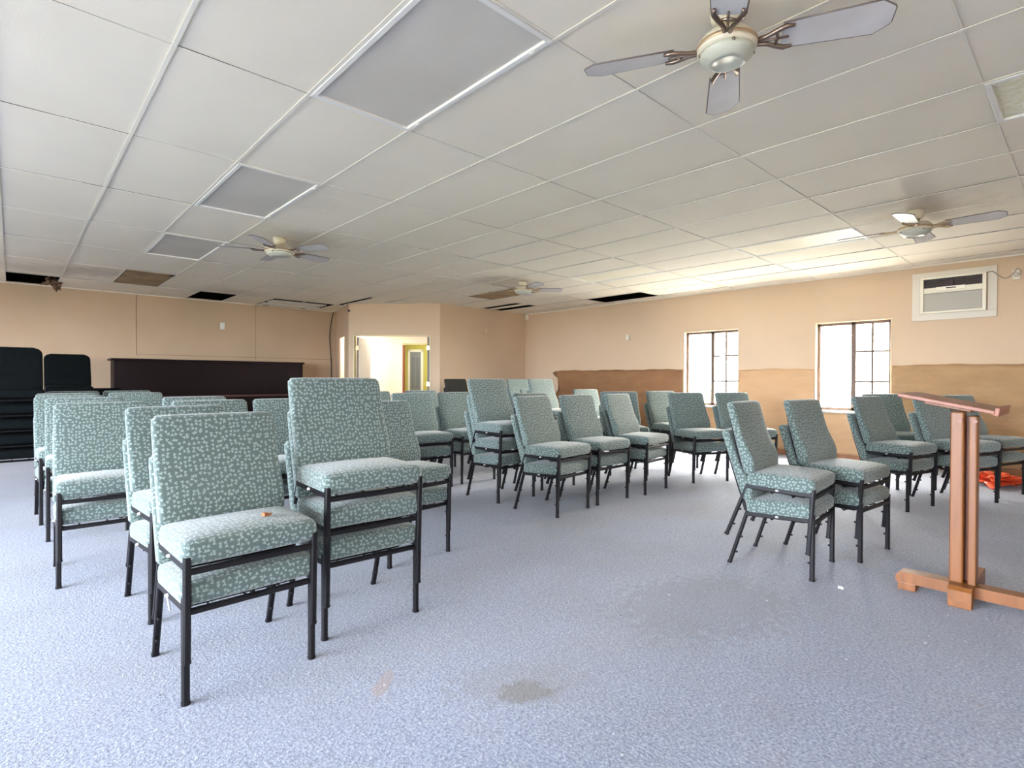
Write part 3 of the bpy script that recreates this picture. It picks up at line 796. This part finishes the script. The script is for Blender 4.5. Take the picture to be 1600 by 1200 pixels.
# ------------------------------------------------------------------ long dark counter at the back wall
t = empty('counter', (2.8, 11.25, 0), 0, 'long dark maroon counter along the back wall', 'counter')
m = MB(); m.bbox(-1.56, 1.58, -.20, .20, .0, 1.44, .006); m.build('body', MAROON, t)
m = MB(); m.bbox(-1.60, 1.60, -.24, .22, 1.44, 1.475, .006); m.build('countertop', MAROON, t)
m = MB(); m.bbox(-1.57, 1.59, -.235, -.19, .80, .835, .006); m.build('ledge', MAROON2, t)
m = MB(); m.bbox(-1.50, 1.52, -.206, -.19, .88, 1.40, .004); m.build('front_panel', MAROON, t)

# ------------------------------------------------------------------ things on the walls
def strip(name, label, rects, mat, torn=False, amp=1.):
    m = MB()
    for y0, y1, z0, z1 in rects:
        n = 60; X = XW - .006; vs = []; fs = []
        rnd = random.Random(3)
        for a in range(n + 1):
            for b in range(25):
                s, q = a / n, b / 24
                y = y0 + (y1 - y0) * s; z = z0 + (z1 - z0) * q
                if torn and a == n: y += .09 * math.sin(b * .63) + .05 * math.sin(b * 1.43) - .03
                if b == 24: z += .006 * math.sin(y * 6) + .004 * math.sin(y * 17)
                w = amp * (.004 * math.sin(5 * y + 9 * z) + .003 * math.sin(13 * y - 7 * z + 2 * math.sin(3 * y)) + .0025 * math.sin(31 * z + 4 * math.sin(2.3 * y) + 3 * y))
                vs.append((X - abs(w), y, z))
        m.add(vs, [(a * 25 + b, a * 25 + b + 1, (a + 1) * 25 + b + 1, (a + 1) * 25 + b) for a in range(n) for b in range(24)], True)
    o = m.build(name, mat, None, fixn=True)
    sd = o.modifiers.new('thick', 'SOLIDIFY'); sd.thickness = .0015; sd.offset = 0
    return tag(o, label, 'paper', 'paper strips taped along the right wall')
strip('wall_paper_strip', 'dark brown kraft paper strip with torn end, left of the far window', [(4.99, 8.02, .087, 1.335)], KRAFT_D, True)
strip('wall_paper_strip', 'light tan paper between and under the two windows', [(2.85, 3.98, .087, 1.315), (1.91, 2.84, .087, .665), (3.99, 4.97, .087, .665)], KRAFT2)
strip('wall_paper_strip', 'wrinkled brown kraft paper right of the near window', [(-1.0, 1.88, .087, 1.35)], KRAFT, False, 4.5)

# window air conditioner set in the wall
t = empty('air_conditioner', (XW, 1.245, 2.01), 0, 'cream wall air conditioner in a white surround by the ceiling', 'air conditioner')
m = MB(); w = .085
m.bbox(-.022, -.001, -.42, .42, -.085, .0); m.bbox(-.022, -.001, -.42, .42, .465, .535); m.bbox(-.022, -.001, -.42, -.335, .0, .465); m.bbox(-.022, -.001, .335, .42, .0, .465)
m.build('surround', plain('off_white_surround', (.66, .61, .52), .55), t)
m = MB(); hw = .325
m.bbox(-.075, .10, -hw, hw, .0, .022); m.bbox(-.075, .10, -hw, hw, .438, .46); m.bbox(-.075, .10, -hw, -hw + .035, .022, .438); m.bbox(-.075, .10, hw - .035, hw, .022, .438); m.box(.02, .04, -hw, hw, .01, .45)
m.build('casing', ACW, t)
m = MB(); m.bbox(-.055, -.03, -hw + .03, hw - .03, .02, .255, .01); fg = m.build('front_grille', ACG, t)
m = MB()
for k in range(22): z = .03 + k * .01; m.box(-.0565, -.055, -hw + .05, hw - .05, z, z + .004)
m.build('louvre', plain('air_conditioner_slats', (.46, .43, .37), .5), fg)
m = MB(); m.bbox(-.068, -.03, -hw + .03, hw - .03, .255, .268, .003); m.bbox(-.060, -.03, -hw + .03, hw - .03, .268, .325, .004); m.build('control_strip', ACW, t)
m = MB(); m.bbox(-.070, -.055, -.13, .16, .285, .330, .004); cp = m.build('control_panel', plain('pale_control_panel', (.84, .80, .68), .4), t)
m = MB(); m.bbox(-.0725, -.069, -.04, .06, .302, .315, .001); m.build('display', BLACKM, cp)
m = MB(); m.box(-.02, -.018, -hw + .03, hw - .03, .325, .44); vb = m.build('outlet_vent', plain('vent_dark_brown', (.03, .014, .012), .6), t)
m = MB(); m.bbox(-.05, -.02, -.006, .006, .325, .44)
for k in range(5): z = .335 + k * .022; m.box(-.035, -.02, -hw + .03, hw - .03, z, z + .003)
m.build('vane', plain('vane_brown', (.07, .045, .04), .5), vb)
m = MB()
cp_ = []
for k in range(25):
    q = k / 24; yy = -.30 - .30 * q; zz = .455 - .01 * q + .045 * math.sin(q * 6.5 + .2) * (1 if q > .25 else q * 4) - .05 * math.sin(q * 3.14)
    cp_.append((-.03 - .01 * math.sin(q * 3), yy, zz))
cp_ += [(-.045, -.625, .44), (-.05, -.63, .40), (-.03, -.60, .375)]
m.tube(cp_, .006, 8); m.build('power_cord', plain('grey_cord', (.33, .30, .25), .5), t)
t = empty('wall_outlet', (XW, .655, 2.345), 0, 'cream outlet box with a plug, right of the air conditioner', 'outlet')
m = MB(); m.bbox(-.03, -.001, -.035, .035, 0, .115, .005); m.build('box', CREAM, t)
m = MB(); m.bbox(-.055, -.03, -.025, .022, .03, .085, .010, 3); m.build('plug', plain('plug_grey', (.50, .46, .39), .5), t)
def wallbox(name, loc, size, label, cat, mat=CREAM, axis='x'):
    t = empty(name, loc, 0, label, cat); a, b, c = size
    m = MB()
    if axis == 'x': m.bbox(-a, -.001, -b / 2, b / 2, 0, c, .006, 2)
    else: m.bbox(-b / 2, b / 2, -a, -.001, 0, c, .006, 2)
    m.build('cover', mat, t); m = MB()
    if axis == 'x': m.bbox(-a - .006, -a + .002, -b / 4, b / 4, c * .35, c * .65, .002)
    else: m.bbox(-b / 4, b / 4, -a - .006, -a + .002, c * .35, c * .65, .002)
    m.build('button', WHITE, t)
wallbox('wall_sensor', (XW, 6.15, 1.90), (.04, .07, .12), 'small cream box on the right wall, left of far window', 'sensor')
wallbox('junction_box', (XW, 8.93, 2.52), (.05, .07, .12), 'small cream box in the far corner under the ceiling', 'junction box')
wallbox('thermostat', (3.02, YB, 2.10), (.03, .075, .13), 'small white box high on the back wall panel', 'thermostat', WHITE, 'y')
cwd = (PC - P2).normalized(); q = P2 + cwd * (7.47 - P2.x)
t = empty('wall_plate', (q.x, q.y, 2.18), math.atan2(cwd.y, cwd.x), 'round peach cover plate on the wall right of the doorway', 'cover plate')
M = Matrix.Rotation(R(90), 4, 'X'); bm = bmesh.new(); bmesh.ops.create_cone(bm, cap_ends=True, segments=28, radius1=.065, radius2=.055, depth=.014)
MB().frombm(bm, Matrix.Translation((0, -.008, 0)) @ M).build('disc', plain('peach_cover_plate', (.66, .49, .33), .4), t)
bm = bmesh.new(); bmesh.ops.create_cone(bm, cap_ends=True, segments=12, radius1=.006, radius2=.006, depth=.006)
MB().frombm(bm, Matrix.Translation((0, -.017, 0)) @ M).build('screw', CREAM, t)
# hanging cable on the back wall
m = MB(); m.tube([(5.28, YB - .015, 2.63), (5.24, YB - .03, 2.5), (5.20, YB - .035, 2.30), (5.18, YB - .03, 2.05), (5.20, YB - .03, 1.8), (5.225, YB - .02, 1.5), (5.23, YB - .02, .6), (5.24, YB - .03, .05)], .009, 8)
tag(m.build('hanging_cable', BLACKM, None), 'black cable hanging down the right end of the back wall', 'cable')
# dome on the pier edge
m = MB(); m.lathe([(.001, -.02), (.02, -.015), (.025, .0), (.02, .015), (.001, .02)], 14, (4.935, 10.13, 2.50)); tag(m.build('pier_hook', MAROON2, None), 'small dark hook near the ceiling left of the doorway', 'hook')

# ------------------------------------------------------------------ floor things
bm = blob(0, .17, 21, (1.2, 1.0, .34), .55, 4)
m = MB(); m.frombm(bm, None, False); o = m.build('crumpled_bag', ORANGE, None, (7.95, .74, .062)); tag(o, 'crumpled orange plastic bag on the floor by the right wall', 'bag')
m = MB(); rnd = random.Random(11)
for k in range(90):
    x, y = rnd.uniform(.2, 6.5), rnd.uniform(.3, 3.6)
    if k < 14: x, y = rnd.uniform(2.4, 4.2), rnd.uniform(.4, 1.8)
    s = rnd.uniform(.0018, .005) * (1.6 if k < 8 else 1); a = rnd.uniform(0, 6)
    m.cur = 0 if k % 3 else 1
    m.prism([(x + s * math.cos(a + q) * rnd.uniform(.6, 1.4), y + s * math.sin(a + q)) for q in (0, 1.5, 3.1, 4.6)], .001, .003)
o = m.build('carpet_debris', [plain('white_flecks', (.52, .52, .54), .8), plain('brown_flecks', (.10, .07, .05), .8)], None)
tag(o, 'scattered white and brown flecks lying on the carpet', 'debris', None, 'stuff')
for (x, y, s, a, lab) in ((3.35, .95, .022, .4, 'white paper scrap on the carpet left of the lectern foot'), (1.75, 3.35, .012, 1.0, 'tiny white scrap on the carpet between the left stacks')):
    o = MB().prism([(-s, -s * .5), (s * .6, -s * .7), (s, s * .4), (-s * .5, s * .6)], .001, .004).build('paper_scrap', WHITE, None, (x, y, 0)); o.rotation_euler = (0, 0, a)
    tag(o, lab, 'scrap')

# ------------------------------------------------------------------ outside and light
MB().add([(-60, -60, -.15), (70, -60, -.15), (70, 70, -.15), (-60, 70, -.15)], [(0, 1, 2, 3)]).build('ground', GROUNDM, kind='structure')
w = bpy.data.worlds.new('sky'); sc.world = w; w.use_nodes = True; nt = w.node_tree
bg = nt.nodes['Background']
geo = nt.nodes.new('ShaderNodeTexCoord'); sep = nt.nodes.new('ShaderNodeSeparateXYZ'); nt.links.new(geo.outputs['Generated'], sep.inputs[0])
mr = nt.nodes.new('ShaderNodeMapRange'); nt.links.new(sep.outputs[0], mr.inputs[0]); mr.inputs[1].default_value = -.3; mr.inputs[2].default_value = .9
mx = nt.nodes.new('ShaderNodeMix'); mx.data_type = 'RGBA'; nt.links.new(mr.outputs[0], mx.inputs[0])
mx.inputs[6].default_value = (1.12, 1.25, 1.45, 1); mx.inputs[7].default_value = (4.4, 4.25, 4.0, 1)
nt.links.new(mx.outputs[2], bg.inputs['Color']); bg.inputs['Strength'].default_value = 6.0
def portal(loc, rot, sx, sy):
    l = bpy.data.lights.new('daylight_portal', 'AREA'); l.shape = 'RECTANGLE'; l.size = sx; l.size_y = sy; l.cycles.is_portal = True
    o = bpy.data.objects.new('daylight_portal', l); COL.objects.link(o); o.location = loc; o.rotation_euler = rot
for y0, y1, z0, z1 in [W1, W2] + WR: portal((XW + .16, (y0 + y1) / 2, (z0 + z1) / 2), (0, R(90), 0), z1 - z0, y1 - y0)
for y0, y1, z0, z1 in LO: portal((XL - .16, (y0 + y1) / 2, (z0 + z1) / 2), (0, R(-90), 0), z1 - z0, y1 - y0)
for x0, x1, z0, z1 in FO: portal(((x0 + x1) / 2, YF - .16, (z0 + z1) / 2), (R(90), 0, 0), x1 - x0, z1 - z0)
# hall lamp, small-room lamp, and an unseen warm lamp added for the side opening
def lamp(loc, power, size, col):
    l = bpy.data.lights.new('unseen_hall_lamp', 'AREA'); l.energy = power; l.size = size; l.color = col
    o = bpy.data.objects.new('unseen_hall_lamp', l); COL.objects.link(o); o.location = loc
lamp((*hp(.6, 1.2), 2.40), 4.5, .5, (1, .93, .82)); lamp((*hp(.95, 3.4), 2.40), 4, .3, (1, .97, .9)); lamp((*hp(-.55, 1.9), 2.38), 5, .25, (1, .82, .5))

sc.view_settings.view_transform = 'Standard'; sc.view_settings.look = 'None'; sc.view_settings.gamma = 1; sc.view_settings.use_curve_mapping = False
sc.view_settings.exposure = 2.7
cy = sc.cycles
cy.max_bounces = 10; cy.diffuse_bounces = 7; cy.glossy_bounces = 3; cy.transparent_max_bounces = 8; cy.transmission_bounces = 4
cy.use_denoising = True; cy.sample_clamp_indirect = 8; cy.caustics_reflective = False; cy.caustics_refractive = False
